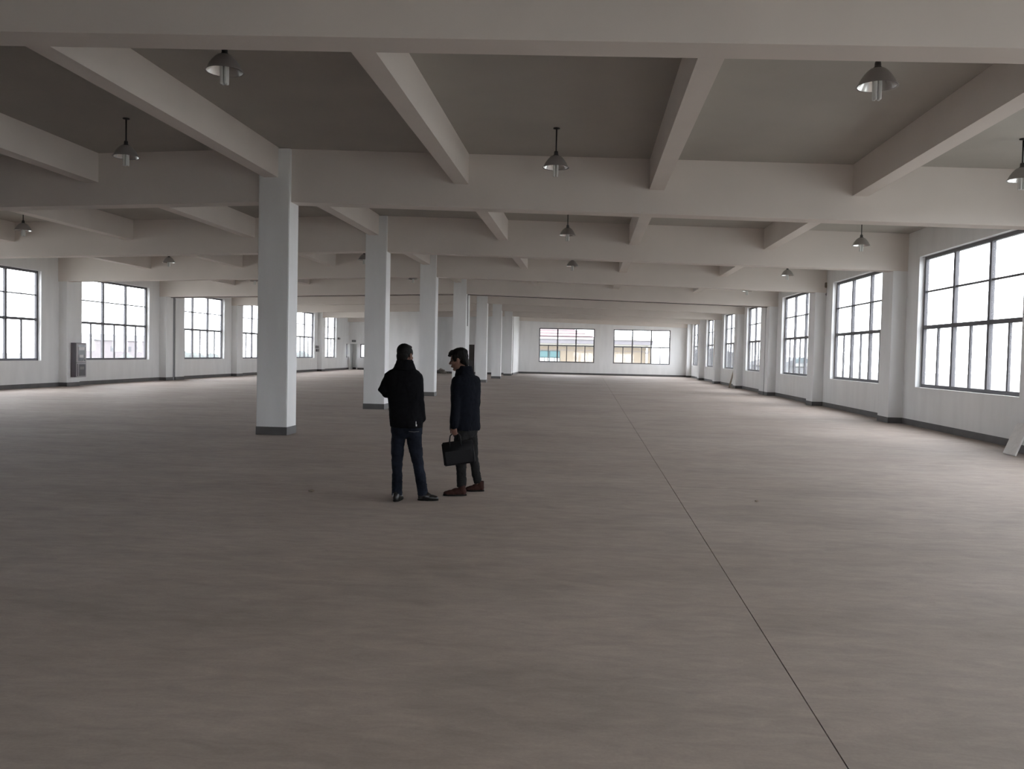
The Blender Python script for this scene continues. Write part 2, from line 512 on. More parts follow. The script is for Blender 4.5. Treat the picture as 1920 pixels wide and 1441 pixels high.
# ------------------------------------------------------------------ windows
def make_window(name, label, w, h, z0, mull, transom, bar, loc, rz, stiles=True, halves=None):
    """w x h frame in the local XZ plane, centred on depth 0; mull = inner mullion offsets"""
    root = tag(empty(name, loc, rz), label, None, None, 'structure')
    d = 0.04
    fb = 0.085
    bm = bmesh.new()
    box(bm, 0, fb, -d, d, 0, h)
    box(bm, w - fb, w, -d, d, 0, h)
    box(bm, fb, w - fb, -d, d, 0, fb)
    box(bm, fb, w - fb, -d, d, h - fb, h)
    obj('frame', bm, M['frame'], root)
    if transom:
        obj('transom', boxm(fb, w - fb, -d - .002, d + .002, transom - .048, transom + .048), M['frame'], root)
    me = None
    for x in mull:
        o = obj('mullion', me or boxm(-.054, .054, -d - .004, d + .004, fb, h - fb), M['frame'], root, (x, 0, 0))
        me = o.data
    edges = [fb] + list(mull) + [w - fb]
    pane_cache = {}
    def pane(x0, x1, za, zb):
        k = (round(x1 - x0, 3), round(zb - za, 3))
        if k not in pane_cache:
            pane_cache[k] = None
            o = obj('pane', boxm(0, x1 - x0, -.003, .003, 0, zb - za), M['glass'], root, (x0, 0, za))
            pane_cache[k] = o.data
        else:
            o = obj('pane', pane_cache[k], None, root, (x0, 0, za))
    bme, sme = {}, None
    for a, b in zip(edges, edges[1:]):
        lo = a + (0 if a == fb else .054)
        hi = b - (0 if b == w - fb else .054)
        top0 = fb
        if transom:
            top0 = transom + .048
            mid = (lo + hi) / 2
            if stiles:
                o = obj('sash_stile', sme or boxm(-.036, .036, -.025, .025, fb, transom - .048), M['frame'], root, (mid, 0, 0))
                sme = o.data
                pane(lo, mid - .036, fb, transom - .048)
                pane(mid + .036, hi, fb, transom - .048)
            else:
                pane(lo, hi, fb, transom - .048)
        if bar:
            k = round(hi - lo, 3)
            o = obj('glazing_bar', bme.get(k) or boxm(0, hi - lo, -.02, .02, bar - .023, bar + .023), M['frame'], root, (lo, 0, 0))
            bme[k] = o.data
            pane(lo, hi, top0, bar - .023)
            pane(lo, hi, bar + .023, h - fb)
        else:
            pane(lo, hi, top0, h - fb)
    return root

H = HEAD - SILL
nwin = 0
ordn = ['nearest', 'second', 'third', 'fourth', 'fifth', 'sixth', 'seventh', 'eighth', 'ninth', 'tenth']
for side, wins, x in (('right', WIN_R, XR + 0.175), ('left', WIN_L, XL - 0.175)):
    for i, (a, b) in enumerate(wins):
        nwin += 1
        w = b - a
        if side == 'left' and i == 6: mull = [w / 2]
        else: mull = [w / 3, 2 * w / 3]
        lab = 'tall gridded window in the %s wall, number %d from the camera end' % (side, i + 1)
        if side == 'right': loc, rz = (x, a, SILL), R(90)
        else: loc, rz = (x, b, SILL), R(-90)
        make_window('window_%d' % nwin, lab, w, H, SILL, mull, 2.55 - SILL, 3.464 - SILL, loc, rz)
for i, (a, b) in enumerate(EW):
    nwin += 1
    w = b - a
    make_window('window_%d' % nwin, '%s wide window in the far end wall' % ('left' if i == 0 else 'right'), w, 3.87 - SILL, SILL, [w * .335, w * .668], 2.42 - SILL, 3.18 - SILL, (a, YE + 0.14, SILL), 0.0)
for i, (a, b) in enumerate(NW):
    nwin += 1
    w = b - a
    make_window('window_%d' % nwin, 'added low glazed opening, for light on the nearest beam, in the near end wall behind the camera, %s of two' % ('left' if i == 0 else 'right'), w, 2.0, 0.1, [w * .335, w * .668], None, None, (a, YB - 0.14, 0.1), 0.0)
nwin += 1
make_window('window_%d' % nwin, 'low window right of the narrow doorway in the far left corner', 1.15, 1.18, 1.02, [], None, None, (-19.55, YE + 0.14, 1.02), 0.0)
nwin += 1
make_window('window_%d' % nwin, 'narrow low window in the left wall right at the far corner', WIN_C[1] - WIN_C[0], 1.18, 1.02, [], None, None, (XL - 0.14, WIN_C[1], 1.02), R(-90))

# ------------------------------------------------------------------ columns
CX0, CX1 = -6.304, -5.704
def column(y0, y1, label, dx=0.0, joint=False):
    bm = boxm(CX0 + dx, CX1 + dx, y0, y1, 0.0, 5.43)
    bmesh.ops.bevel(bm, geom=[e for e in bm.edges if abs(e.verts[0].co.z - e.verts[1].co.z) > 1], offset=0.012, segments=2, affect='EDGES')
    c = tag(obj('column', bm, M['wall']), label, 'column', 'square columns down the middle of the hall', 'structure')
    e = 0.006
    obj('skirting_band', boxm(CX0 + dx - e, CX1 + dx + e, y0 - e, y1 + e, 0.0, BH), M['band'], c)
    return c
column(16.07, 16.60, 'white square column nearest the camera, left of the two men')
column(23.99, 24.52, 'white square column just behind the man in jeans')
column(31.93, 32.46, 'white square column between the two men')
c4 = column(39.93, 40.42, 'front half of the double column behind the man with the bag')
obj('joint_strip', boxm(CX0 + .02, CX1 - .02, 40.42, 40.74, 0.0, 4.5), M['joint'], c4)
obj('cover_strip', boxm(CX1 - .03, CX1 - .004, 40.42, 40.74, 0.0, 2.9), M['wall'], c4)
column(40.74, 41.25, 'rear half of the double column behind the man with the bag')
column(48.34, 48.87, 'white square column just right of the dark double door')
column(56.40, 56.93, 'second white square column right of the dark double door')
column(64.55, 65.08, 'white square column nearest the stair core corner')

# ------------------------------------------------------------------ pendant lamps
def make_lamp(drop=0.0):
    """origin at the ceiling; everything hangs below"""
    root = empty('pendant_lamp')
    bm = bmesh.new()
    lathe(bm, [(0.055, 0.02), (0.055, -0.012), (0.02, -0.022)], 16)
    smooth(obj('ceiling_plate', bm, M['black'], root))
    bm = bmesh.new()
    lathe(bm, [(0.012, -0.02), (0.012, -0.38)], 10)
    smooth(obj('rod', bm, M['black'], root))
    bm = bmesh.new()
    lathe(bm, [(0.014, -0.365), (0.03, -0.375), (0.034, -0.40), (0.034, -0.425), (0.05, -0.44), (0.05, -0.455)], 16)
    smooth(obj('lamp_holder', bm, M['ceramic'], root))
    prof = [(0.045, -0.445), (0.075, -0.452), (0.105, -0.475), (0.14, -0.515), (0.17, -0.56), (0.192, -0.605), (0.203, -0.628), (0.215, -0.633)]
    bm = bmesh.new()
    lathe(bm, prof + [(0.215, -0.637), (0.203, -0.633)] , 36, cap=False)
    smooth(obj('shade', bm, M['steel'], root))
    bm = bmesh.new()
    lathe(bm, [(r - 0.004, z - 0.005) for r, z in prof[:-1]], 36, cap=False)
    smooth(obj('reflector', bm, M['reflector'], root))
    bm = bmesh.new()
    for k in range(4):
        a = math.pi / 4 + k * math.pi / 2
        x, y = 0.032 * math.cos(a), 0.032 * math.sin(a)
        tube(bm, [(x, y, -0.50), (x, y, -0.765)], [0.021, 0.021], 10)
    lathe(bm, [(0.048, -0.45), (0.054, -0.47), (0.054, -0.515), (0.03, -0.52)], 16)
    smooth(obj('tube_bulb', bm, M['tube'], root))
    return root
lamp0 = make_lamp()
LAMPS = [
 (-4.18, 9.60, 'aluminium pendant lamp close under the nearest cross beam, in the left half'),
 (3.00, 9.66, 'largest aluminium pendant lamp, close under the nearest cross beam in the right half'),
 (-7.72, 13.88, 'aluminium pendant lamp on a full rod above and left of the nearest column'),
 (-0.60, 14.16, 'aluminium pendant lamp on a full rod near the middle of the nearest bay'),
 (6.59, 14.10, 'aluminium pendant lamp cut by the right edge of the frame'),
 (-14.78, 21.55, 'aluminium pendant lamp at the far left, above the cropped left window'),
 (-0.60, 22.13, 'aluminium pendant lamp in the second bay, straight behind the middle one'),
 (6.61, 22.07, 'pale aluminium pendant lamp left of the nearest right window'),
 (-14.76, 29.41, 'small aluminium pendant lamp between the second and third left windows in view'),
 (-7.78, 29.45, 'aluminium pendant lamp mostly hidden by the column behind the man in jeans'),
 (-0.62, 29.81, 'small aluminium pendant lamp in the third bay, under a beam edge'),
 (6.62, 30.06, 'small aluminium pendant lamp above the third right window'),
 (-14.70, 37.13, 'tiny pendant lamp at the left edge of the nearest column'),
 (-7.64, 37.17, 'tiny pendant lamp between the second and third columns'),
 (6.60, 37.40, 'pendant lamp whose bulb alone shows under the beam before the joint'),
]
for i, (x, y, lab) in enumerate(LAMPS):
    o = lamp0 if i == 0 else copy_tree(lamp0)
    o.location = (x, y, zroof(x, Z_SLAB))
    tag(o, lab, 'lamp', 'pendant lamps hanging from the roof slab')

# ------------------------------------------------------------------ wall fittings
def local_box(name, root, m, x0, x1, y0, y1, z0, z1, bev=0.004):
    return obj(name, boxm(x0, x1, y0, y1, z0, z1, bev), m, root)
# cabinet on the room face of the left pier; local +x is into the room
xc = XL + 0.345
cab = tag(empty('fire_hose_cabinet', (xc, 32.34, 0.36)), 'tall grey fire hose cabinet mounted on the left wall pier', 'cabinet')
local_box('body', cab, M['cab_body'], 0.0, 0.20, 0.0, 0.70, 0.0, 1.35)
d1 = local_box('upper_door', cab, M['cab_front'], 0.20, 0.225, 0.02, 0.68, 0.58, 1.33)
local_box('glass', d1, M['cab_glass'], 0.225, 0.231, 0.13, 0.60, 0.64, 1.27, 0.002)
local_box('upper_label', d1, M['label'], 0.231, 0.235, 0.16, 0.55, 1.06, 1.19, 0.001)
local_box('lower_label', d1, M['label'], 0.231, 0.235, 0.21, 0.47, 0.77, 0.88, 0.001)
bm = bmesh.new()
tube(bm, [(0.236, 0.42, 0.62), (0.236, 0.61, 0.83)], [0.014, 0.014], 8)
obj('door_bar', bm, M['label'], d1)
d2 = local_box('lower_door', cab, M['cab_front'], 0.20, 0.225, 0.02, 0.68, 0.02, 0.56)
local_box('glass', d2, M['cab_glass'], 0.225, 0.231, 0.18, 0.62, 0.05, 0.51, 0.002)
local_box('door_label', d2, M['plastic'], 0.231, 0.235, 0.24, 0.52, 0.30, 0.41, 0.001)
local_box('hinge_strip', d2, M['cab_body'], 0.225, 0.231, 0.06, 0.13, 0.04, 0.52, 0.002)

fx = tag(empty('wall_unit', (XL, 63.95, 1.49)), 'small two-part dark box on the left wall beside the last but one window', 'wall box')
local_box('upper_box', fx, M['plastic'], 0.0, 0.10, 0.0, 0.55, 0.25, 0.45)
local_box('lower_box', fx, M['plastic'], 0.0, 0.12, 0.1, 0.5, 0.0, 0.20)
fx = tag(empty('wall_siren', (XL, 69.75, 2.50)), 'small grey fitting on the left wall near the far corner', 'wall box')
local_box('base', fx, M['plastic'], 0.0, 0.06, 0.0, 0.45, 0.0, 0.17)
local_box('cover', fx, M['cab_front'], 0.06, 0.14, 0.08, 0.37, 0.03, 0.14)
fx = tag(empty('junction_box', (XR - 0.0, 32.02, 4.25)), 'small brown junction box high on the right wall', 'wall box')
local_box('box', fx, M['timber'], -0.06, 0.0, 0.0, 0.14, 0.0, 0.19)
local_box('cover', fx, M['plastic'], -0.075, -0.06, 0.02, 0.12, 0.02, 0.17)
fx = tag(empty('wall_clip', (XR, 32.02, 3.97)), 'tiny grey clip on the right wall below the junction box', 'wall box')
local_box('plate', fx, M['cab_front'], -0.02, 0.0, 0.0, 0.07, 0.0, 0.10)
local_box('stud', fx, M['plastic'], -0.035, -0.02, 0.02, 0.05, 0.03, 0.07)
sg = tag(empty('exit_sign', (-20.27, YE, 2.36)), 'small dark sign above the narrow doorway in the far left corner', 'sign')
local_box('plate', sg, M['sign'], 0.0, 0.36, -0.03, 0.0, 0.0, 0.17)
bm = bmesh.new()
for k in range(4):
    x = 0.045 + k * 0.078
    box(bm, x, x + 0.05, -0.033, -0.03, 0.045, 0.06)
    box(bm, x, x + 0.05, -0.033, -0.03, 0.11, 0.125)
    box(bm, x + 0.019, x + 0.031, -0.033, -0.03, 0.045, 0.14)
obj('lettering', bm, M['cab_front'], sg)

# ------------------------------------------------------------------ loose things against the right wall
def slab_between(bm, p0, p1, side, w, t):
    """plank from p0 up to p1, width w along side, thickness t"""
    p0, p1, side = Vector(p0), Vector(p1), Vector(side).normalized()
    ax_ = (p1 - p0).normalized()
    nn = ax_.cross(side).normalized()
    pts = []
    for q in (p0, p1):
        for s, u in ((-1, -1), (1, -1), (1, 1), (-1, 1)):
            pts.append(q + side * (w / 2 * s) + nn * (t / 2 * u))
    hexa(bm, pts)
bm = bmesh.new()
slab_between(bm, (7.63, 16.36, 0.02), (8.045, 16.76, 0.56), (0, 1, 0), 0.46, 0.03)
bmesh.ops.bevel(bm, geom=list(bm.edges), offset=0.004, segments=1, affect='EDGES')
tag(obj('board', bm, M['board']), 'white board propped against the right wall at the edge of the frame', 'board')
bm = bmesh.new()
slab_between(bm, (7.93, 49.55, 0.02), (8.40, 50.9, 1.04), (1, 0.1, 0), 0.10, 0.04)
bmesh.ops.bevel(bm, geom=list(bm.edges), offset=0.004, segments=1, affect='EDGES')
tag(obj('plank', bm, M['timber']), 'thin brown plank leaning against the far right wall', 'plank')

rb = tag(empty('rubble_heap', (-11.25, 66.3, 0)), 'low grey heap of rubble at the foot of the stair core wall', 'rubble')
for k in range(9):
    bm = bmesh.new()
    bmesh.ops.create_icosphere(bm, subdivisions=1, radius=1)
    sx = random.uniform(.12, .24)
    for v in bm.verts:
        v.co = Vector((v.co.x * sx, v.co.y * sx * .8, v.co.z * sx * .6)) * random.uniform(.8, 1.15)
    zz = 0.10 if k < 6 else 0.24
    mn = min(v.co.z for v in bm.verts)
    obj('rubble_chunk', bm, M['rubble'], rb, ((k % 6) * .19 - .5 + (0.2 if k >= 6 else 0), random.uniform(-.12, .12), -mn + (0 if k < 6 else .14)))
for (x, y, s, lab) in ((-3.16, 9.75, .028, 'small dark chip of debris on the floor left of the two men'), (1.98, 10.19, .018, 'tiny dark chip of debris on the floor right of the long joint')):
    bm = bmesh.new()
    bmesh.ops.create_icosphere(bm, subdivisions=1, radius=s)
    for v in bm.verts: v.co = Vector((v.co.x * 1.5, v.co.y, v.co.z * .6)) * random.uniform(.8, 1.2)
    mn = min(v.co.z for v in bm.verts)
    tag(obj('debris_chip', bm, M['timber'], None, (x, y, -mn)), lab, 'debris')

# ------------------------------------------------------------------ people
def frame(fwd, up=(0, 0, 1), origin=(0, 0, 0), s=1.0):
    f = Vector(fwd).normalized()
    u = Vector(up)
    r = f.cross(u).normalized()
    u = r.cross(f).normalized()
    return Matrix(((r.x * s, f.x * s, u.x * s, origin[0]), (r.y * s, f.y * s, u.y * s, origin[1]), (r.z * s, f.z * s, u.z * s, origin[2]), (0, 0, 0, 1)))

def head_shape(bm, mtx):
    """skull, brow, nose, lips, chin, ears in a frame with +y forward and +z up, 0.235 tall"""
    b2 = bmesh.new()
    ell(b2, (0, -.015, .035), (.074, .093, .083))
    ell(b2, (0, .028, -.04), (.058, .060, .073))
    ell(b2, (0, .042, .040), (.058, .044, .048))
    ell(b2, (0, .058, -.098), (.026, .024, .018))
    for s in (-1, 1):
        ell(b2, (.040 * s, .054, -.028), (.024, .026, .026))
        ell(b2, (.047 * s, .010, -.072), (.016, .036, .028))
        ell(b2, (.079 * s, -.010, -.008), (.010, .019, .033), Matrix.Rotation(R(-12 * s), 3, 'Z'))
        ell(b2, (.077 * s, -.002, -.034), (.007, .010, .012))
        tube(b2, [(.012 * s, .083, .022), (.045 * s, .070, .022)], [.009, .008], 8)
        ell(b2, (.012 * s, .098, -.032), (.009, .010, .008))
    tube(b2, [(0, .082, .015), (0, .096, -.010), (0, .108, -.028)], [.008, .010, .0125], 10)
    ell(b2, (0, .087, -.056), (.024, .012, .0065))
    ell(b2, (0, .085, -.068), (.020, .012, .007))
    bmesh.ops.transform(b2, matrix=mtx, verts=b2.verts)
    me = D.meshes.new('h')
    b2.to_mesh(me)
    b2.free()
    bm.from_mesh(me)
    D.meshes.remove(me)

def eyes(parent, mtx):
    for s in (-1, 1):
        bm = bmesh.new()
        ell(bm, mtx @ Vector((.030 * s, .0745, .001)), (.0115, .0115, .0085), None, 12, 8)
        smooth(obj('eye', bm, M['eye'], parent))

def hand_shape(bm, wrist, direc, normal, thumb_side, curl=25, s=1.0):
    """palm, four jointed fingers of unequal length and a thumb leaving the side of the palm.
    normal points out of the palm; fingers curl towards it"""
    w = Vector(wrist)
    d = Vector(direc).normalized()
    n = Vector(normal)
    n = (n - d * n.dot(d)).normalized()
    t = d.cross(n).normalized() * thumb_side
    tube(bm, [w, w + d * .03 * s, w + d * .06 * s, w + d * .088 * s], [(.026 * s, .019 * s), (.034 * s, .016 * s), (.039 * s, .0145 * s), (.038 * s, .012 * s)], 12, ref=n)
    for k, ln in enumerate((.070, .079, .074, .058)):
        base = w + d * (.084 - .004 * abs(k - 1)) * s + t * (.029 - .0195 * k) * s
        pts = [base - d * .02 * s, base]
        ang = R(curl * .55)
        for seg in (.46, .31, .23):
            dd = d * math.cos(ang) + n * math.sin(ang)
            pts.append(pts[-1] + dd * ln * seg * s)
            ang += R(curl)
        tube(bm, pts, [.0095 * s, .0092 * s, .0085 * s, .0078 * s, .0068 * s], 8, ref=t)
    base = w + d * .024 * s + t * .026 * s
    p1 = base + (d * .7 + t * .62 + n * .25).normalized() * .036 * s
    p2 = p1 + (d * .85 + t * .3 + n * .42).normalized() * .030 * s
    p3 = p2 + (d * .85 + n * .5).normalized() * .022 * s
    tube(bm, [base - t * .008 * s, base, p1, p2, p3], [.013 * s, .0135 * s, .0110 * s, .0098 * s, .0080 * s], 8, ref=n)

def shoe(parent, name, heel, toe, m, h_ankle=.085, width=.046, laces=False):
    h, t = Vector((*heel, 0)), Vector((*toe, 0))
    d = (t - h).normalized()
    ln = (t - h).length
    sd = Vector((-d.y, d.x, 0))
    def P(f, z): return h + d * (ln * f) + Vector((0, 0, z))
    bm = bmesh.new()
    rot = Matrix((( sd.x, d.x, 0), (sd.y, d.y, 0), (0, 0, 1)))
    ell(bm, P(.13, .045), (.036, ln * .125, .045), rot)
    ell(bm, P(.22, .062), (.037, ln * .17, .05), rot)
    ell(bm, P(.42, .045), (width * .93, ln * .26, .046), rot)
    ell(bm, P(.66, .034), (width, ln * .24, .034), rot)
    ell(bm, P(.83, .028), (width * .88, ln * .165, .028), rot)
    tube(bm, [P(.2, .05), P(.2, h_ankle)], [(.040, .042), (.040, .042)], 14, ref=d, round_ends=False)
    o = fuse(name, bm, m, parent, .006, 3, floor=.012)
    bm = bmesh.new()
    n = 24
    ring = []
    for k in range(n):
        a = 2 * math.pi * k / n
        f = .5 - .5 * math.cos(a)
        wv = width * (.74 + .36 * math.sin(min(1, max(0, (f - .1) / .75)) * math.pi * .8)) * math.sin(a)
        wv = math.copysign(min(abs(wv) * 1.25, width * 1.06 if f > .45 else width * .86), wv)
        ring.append(h + d * ln * (f * 1.0) + sd * wv)
    rings_mesh(bm, [[q + Vector((0, 0, .0005)) for q in ring], [q + Vector((0, 0, .018)) for q in ring]])
    obj('sole', bm, M['sole'], o)
    if laces:
        bm = bmesh.new()
        for f, z in ((.36, .102), (.43, .094), (.50, .086)):
            tube(bm, [P(f, z) + sd * .026 - Vector((0, 0, .012)), P(f, z + .006), P(f, z) - sd * .026 - Vector((0, 0, .012))], [.0035] * 3, 6, ref=d)
        for s in (-1, 1):
            tube(bm, [P(.36, .106), P(.33, .128) + sd * .030 * s, P(.40, .116) + sd * .045 * s], [.003] * 3, 6, ref=(0, 0, 1))
        smooth(obj('laces', bm, M['sole'], o))
    return o

def hair_cap(parent, mtx, extra, vox=.006, wr=.004):
    bm = bmesh.new()
    ell(bm, (0, -.024, .046), (.079, .092, .083))
    ell(bm, (0, -.058, -.010), (.070, .054, .062))
    for e in extra:
        if e[0] == 'e': ell(bm, e[1], e[2], e[3] if len(e) > 3 else None)
        else: tube(bm, e[1], e[2], 8)
    bmesh.ops.transform(bm, matrix=mtx, verts=bm.verts)
    return fuse('hair', bm, M['hair'], parent, vox, 2, wrinkle=wr, wscale=(60, 60, 30))

# ---- the man in jeans, seen from behind
P1 = tag(empty('person', (-2.0, 9.5, 0)), 'man seen from behind in a black jacket and blue jeans, one elbow bent', 'person', 'two men standing talking')
def inv(o): o.matrix_parent_inverse = P1.matrix_world.inverted(); return o
bpy.context.view_layer.update()
H1 = frame((.36, 1, -.05), origin=(-2.026, 9.49, 1.607), s=1.02)
bm = bmesh.new()
head_shape(bm, H1)
tube(bm, [(-2.018, 9.485, 1.40), (-2.02, 9.485, 1.48), (-2.024, 9.482, 1.57)], [.066, .060, .058], 16)
loft(bm, [(.72, -2.0, 9.5, .12, .08), (.80, -2.0, 9.5, .155, .10), (.95, -2.005, 9.5, .145, .095), (1.12, -2.01, 9.5, .155, .10), (1.28, -2.02, 9.5, .15, .10), (1.36, -2.025, 9.5, .13, .08), (1.42, -2.02, 9.49, .07, .06)])
tube(bm, [(-2.175, 9.5, 1.33), (-2.225, 9.475, 1.215), (-2.12, 9.70, 1.155)], [.042, .030, .025], 12)
tube(bm, [(-1.905, 9.5, 1.33), (-1.855, 9.47, 1.10), (-1.865, 9.56, .90)], [.042, .036, .026], 12)
LEG1L = [(-2.078, 9.5, .80), (-2.092, 9.49, .62), (-2.088, 9.46, .42), (-2.078, 9.43, .25), (-2.068, 9.385, .055)]
LEG1R = [(-1.920, 9.5, .80), (-1.902, 9.495, .62), (-1.860, 9.48, .41), (-1.822, 9.475, .23), (-1.795, 9.475, .055)]
for lg in (LEG1L, LEG1R): tube(bm, lg, [.078, .070, .050, .048, .034], 14)
tube(bm, [(-2.068, 9.39, .05), (-2.068, 9.52, .035)], [.030, .026], 10)
tube(bm, [(-1.79, 9.475, .05), (-1.69, 9.49, .035)], [.030, .026], 10)
hand_shape(bm, (-2.12, 9.70, 1.155), (.75, .45, .25), (.4, -.6, .2), 1, 34)
hand_shape(bm, (-1.865, 9.56, .90), (-.05, .5, -.7), (-1, 0, 0), 1, 14)
body1 = inv(fuse('body', bm, M['skin'], P1, .0045, 3))
eyes(body1, H1)
inv(hair_cap(P1, H1, [('e', (0, -.075, -.035), (.060, .030, .045)), ('e', (0, .035, .088), (.058, .040, .030)), ('e', (.066, .0, .03), (.014, .05, .05)), ('e', (-.066, .0, .03), (.014, .05, .05))], wr=.002))
bm = bmesh.new()
loft(bm, [(.805, -2.0, 9.5, .182, .132), (.83, -2.0, 9.5, .186, .136), (.92, -2.003, 9.5, .190, .140), (1.02, -2.008, 9.5, .194, .140), (1.15, -2.018, 9.5, .202, .144), (1.27, -2.03, 9.5, .212, .144), (1.345, -2.04, 9.5, .217, .138), (1.395, -2.045, 9.5, .212, .128), (1.43, -2.04, 9.497, .172, .116), (1.46, -2.032, 9.492, .125, .104), (1.50, -2.025, 9.488, .090, .088)], n=40)
tube(bm, [(-2.185, 9.5, 1.355), (-2.225, 9.475, 1.28), (-2.255, 9.455, 1.215), (-2.238, 9.52, 1.185), (-2.17, 9.63, 1.165), (-2.13, 9.69, 1.155)], [.074, .068, .064, .064, .060, .054], 16)
tube(bm, [(-1.905, 9.5, 1.355), (-1.880, 9.485, 1.24), (-1.856, 9.475, 1.10), (-1.846, 9.495, .99), (-1.840, 9.53, .905)], [.074, .068, .062, .058, .054], 16)
jk = inv(fuse('jacket', bm, M['jacket'], P1, .009, 4, wrinkle=.012, wscale=(11, 11, 7)))
bm = bmesh.new()
for k in range(3):
    loft(bm, [(1.435 + .006 * k, -2.032, 9.492, .140 - .012 * k, .115 - .008 * k), (1.49 + .008 * k, -2.028, 9.482, .112 - .010 * k, .104 - .008 * k), (1.545 + .008 * k, -2.025, 9.474, .092 - .006 * k, .092 - .006 * k)], n=32)
inv(fuse('collar', bm, M['jacket'], P1, .008, 2, wrinkle=.008, wscale=(16, 16, 20)))
bm = bmesh.new()
loft(bm, [(.69, -1.998, 9.5, .14, .105), (.74, -1.996, 9.5, .176, .122), (.80, -1.995, 9.5, .178, .122), (.90, -1.998, 9.5, .160, .110)], n=36)
tube(bm, LEG1L, [(.092, .10), (.078, .088), (.062, .068), (.058, .064), (.061, .066)], 18, round_ends=False)
tube(bm, LEG1R, [(.092, .10), (.082, .088), (.063, .068), (.059, .064), (.060, .066)], 18, round_ends=False)
jeans = inv(fuse('jeans', bm, M['denim'], P1, .008, 4, wrinkle=.011, wscale=(13, 13, 16)))
bm = bmesh.new()
tube(bm, [(-1.945, 9.374, .772), (-1.89, 9.381, .767), (-1.84, 9.40, .772)], [.0035] * 3, 6)
inv(smooth(obj('pocket_stitching', bm, M['seam'], P1)))
bm = bmesh.new()
box(bm, -1.866, -1.854, 9.352, 9.358, .832, .852)
box(bm, -1.866, -1.861, 9.353, 9.357, .852, .885)
tg = inv(obj('hanging_tag', bm, M['tag'], P1))
tg['label'] = 'small white tag'
inv(shoe(P1, 'shoe', (-2.068, 9.295), (-2.070, 9.575), M['blackshoe']))
inv(shoe(P1, 'shoe', (-1.852, 9.455), (-1.622, 9.49), M['blackshoe'], laces=True))

# ---- the man with the bag, in profile
P2 = tag(empty('person', (-1.42, 10.05, 0)), 'man in profile in a dark navy coat holding a black bag, brown shoes', 'person', 'two men standing talking')
bpy.context.view_layer.update()
def inv2(o): o.matrix_parent_inverse = P2.matrix_world.inverted(); return o
BR = math.atan2(-.85, -.53) # lateral (left) axis angle of the body
H2 = frame((-1, .10, -.14), origin=(-1.503, 10.02, 1.562), s=1.04)
bm = bmesh.new()
head_shape(bm, H2)
tube(bm, [(-1.425, 10.05, 1.36), (-1.435, 10.04, 1.43), (-1.465, 10.025, 1.52)], [.064, .059, .057], 16)
loft(bm, [(.70, -1.42, 10.05, .11, .09), (.78, -1.42, 10.05, .15, .10), (.95, -1.42, 10.05, .14, .095), (1.12, -1.42, 10.05, .15, .10), (1.25, -1.42, 10.05, .15, .10), (1.32, -1.42, 10.05, .13, .08), (1.375, -1.425, 10.05, .07, .06)], BR)
ARM2L = [(-1.50, 9.925, 1.29), (-1.508, 9.875, 1.06), (-1.514, 9.822, .80)]
ARM2R = [(-1.345, 10.175, 1.29), (-1.315, 10.215, 1.06), (-1.40, 10.29, .87)]
for am in (ARM2L, ARM2R): tube(bm, am, [.042, .036, .027], 12)
LEG2L = [(-1.450, 9.985, .77), (-1.450, 9.960, .60), (-1.440, 9.935, .41), (-1.430, 9.905, .25), (-1.425, 9.89, .10)]
LEG2R = [(-1.375, 10.115, .77), (-1.355, 10.155, .60), (-1.335, 10.20, .42), (-1.308, 10.225, .26), (-1.278, 10.235, .10)]
for lg in (LEG2L, LEG2R): tube(bm, lg, [.078, .068, .050, .046, .033], 14)
tube(bm, [(-1.425, 9.89, .06), (-1.54, 9.855, .035)], [.030, .026], 10)
tube(bm, [(-1.265, 10.235, .06), (-1.34, 10.22, .035)], [.030, .026], 10)
hand_shape(bm, (-1.512, 9.822, .808), (.03, -.02, -1), (.25, .97, 0), -1, 58, .92)
hand_shape(bm, (-1.40, 10.29, .87), (-.7, .3, -.4), (0, -1, 0), 1, 16, .95)
body2 = inv2(fuse('body', bm, M['skin'], P2, .0045, 3))
eyes(body2, H2)
ext = [('e', (0, .050, .090), (.064, .052, .034)), ('e', (0, .068, .074), (.058, .030, .026)), ('e', (0, -.02, .075), (.082, .095, .066)), ('e', (.068, .005, .038), (.016, .055, .050)), ('e', (-.068, .005, .038), (.016, .055, .050)), ('e', (.074, .028, .012), (.008, .014, .034)), ('e', (-.074, .028, .012), (.008, .014, .034)), ('e', (0, -.082, -.03), (.060, .030, .055))]
for k in range(9):
    x = -.052 + .013 * k
    q = random.uniform(-.006, .006)
    ext.append(('t', [(x, .048, .108), (x * 1.03, .080 + q, .088), (x * 1.06 + q, .098 + q, .056 + q)], [.016, .014, .008]))
inv2(hair_cap(P2, H2, ext, wr=.006))
bm = bmesh.new()
loft(bm, [(.745, -1.418, 10.05, .205, .150), (.78, -1.418, 10.05, .205, .150), (.92, -1.418, 10.05, .196, .142), (1.02, -1.42, 10.05, .190, .136), (1.14, -1.42, 10.05, .198, .138), (1.24, -1.42, 10.05, .206, .138), (1.305, -1.42, 10.05, .202, .128), (1.36, -1.422, 10.05, .170, .112), (1.395, -1.425, 10.048, .118, .098), (1.43, -1.43, 10.045, .088, .086)], BR, 40)
tube(bm, [(-1.500, 9.925, 1.315), (-1.506, 9.905, 1.19), (-1.510, 9.880, 1.06), (-1.514, 9.852, .94), (-1.516, 9.825, .805)], [.074, .064, .059, .055, .051], 16)
tube(bm, [(-1.335, 10.185, 1.315), (-1.320, 10.205, 1.19), (-1.315, 10.215, 1.06), (-1.345, 10.25, .95), (-1.385, 10.28, .885)], [.074, .064, .058, .053, .050], 16)
inv2(fuse('coat', bm, M['coat'], P2, .009, 4, wrinkle=.012, wscale=(11, 11, 7)))
bm = bmesh.new()
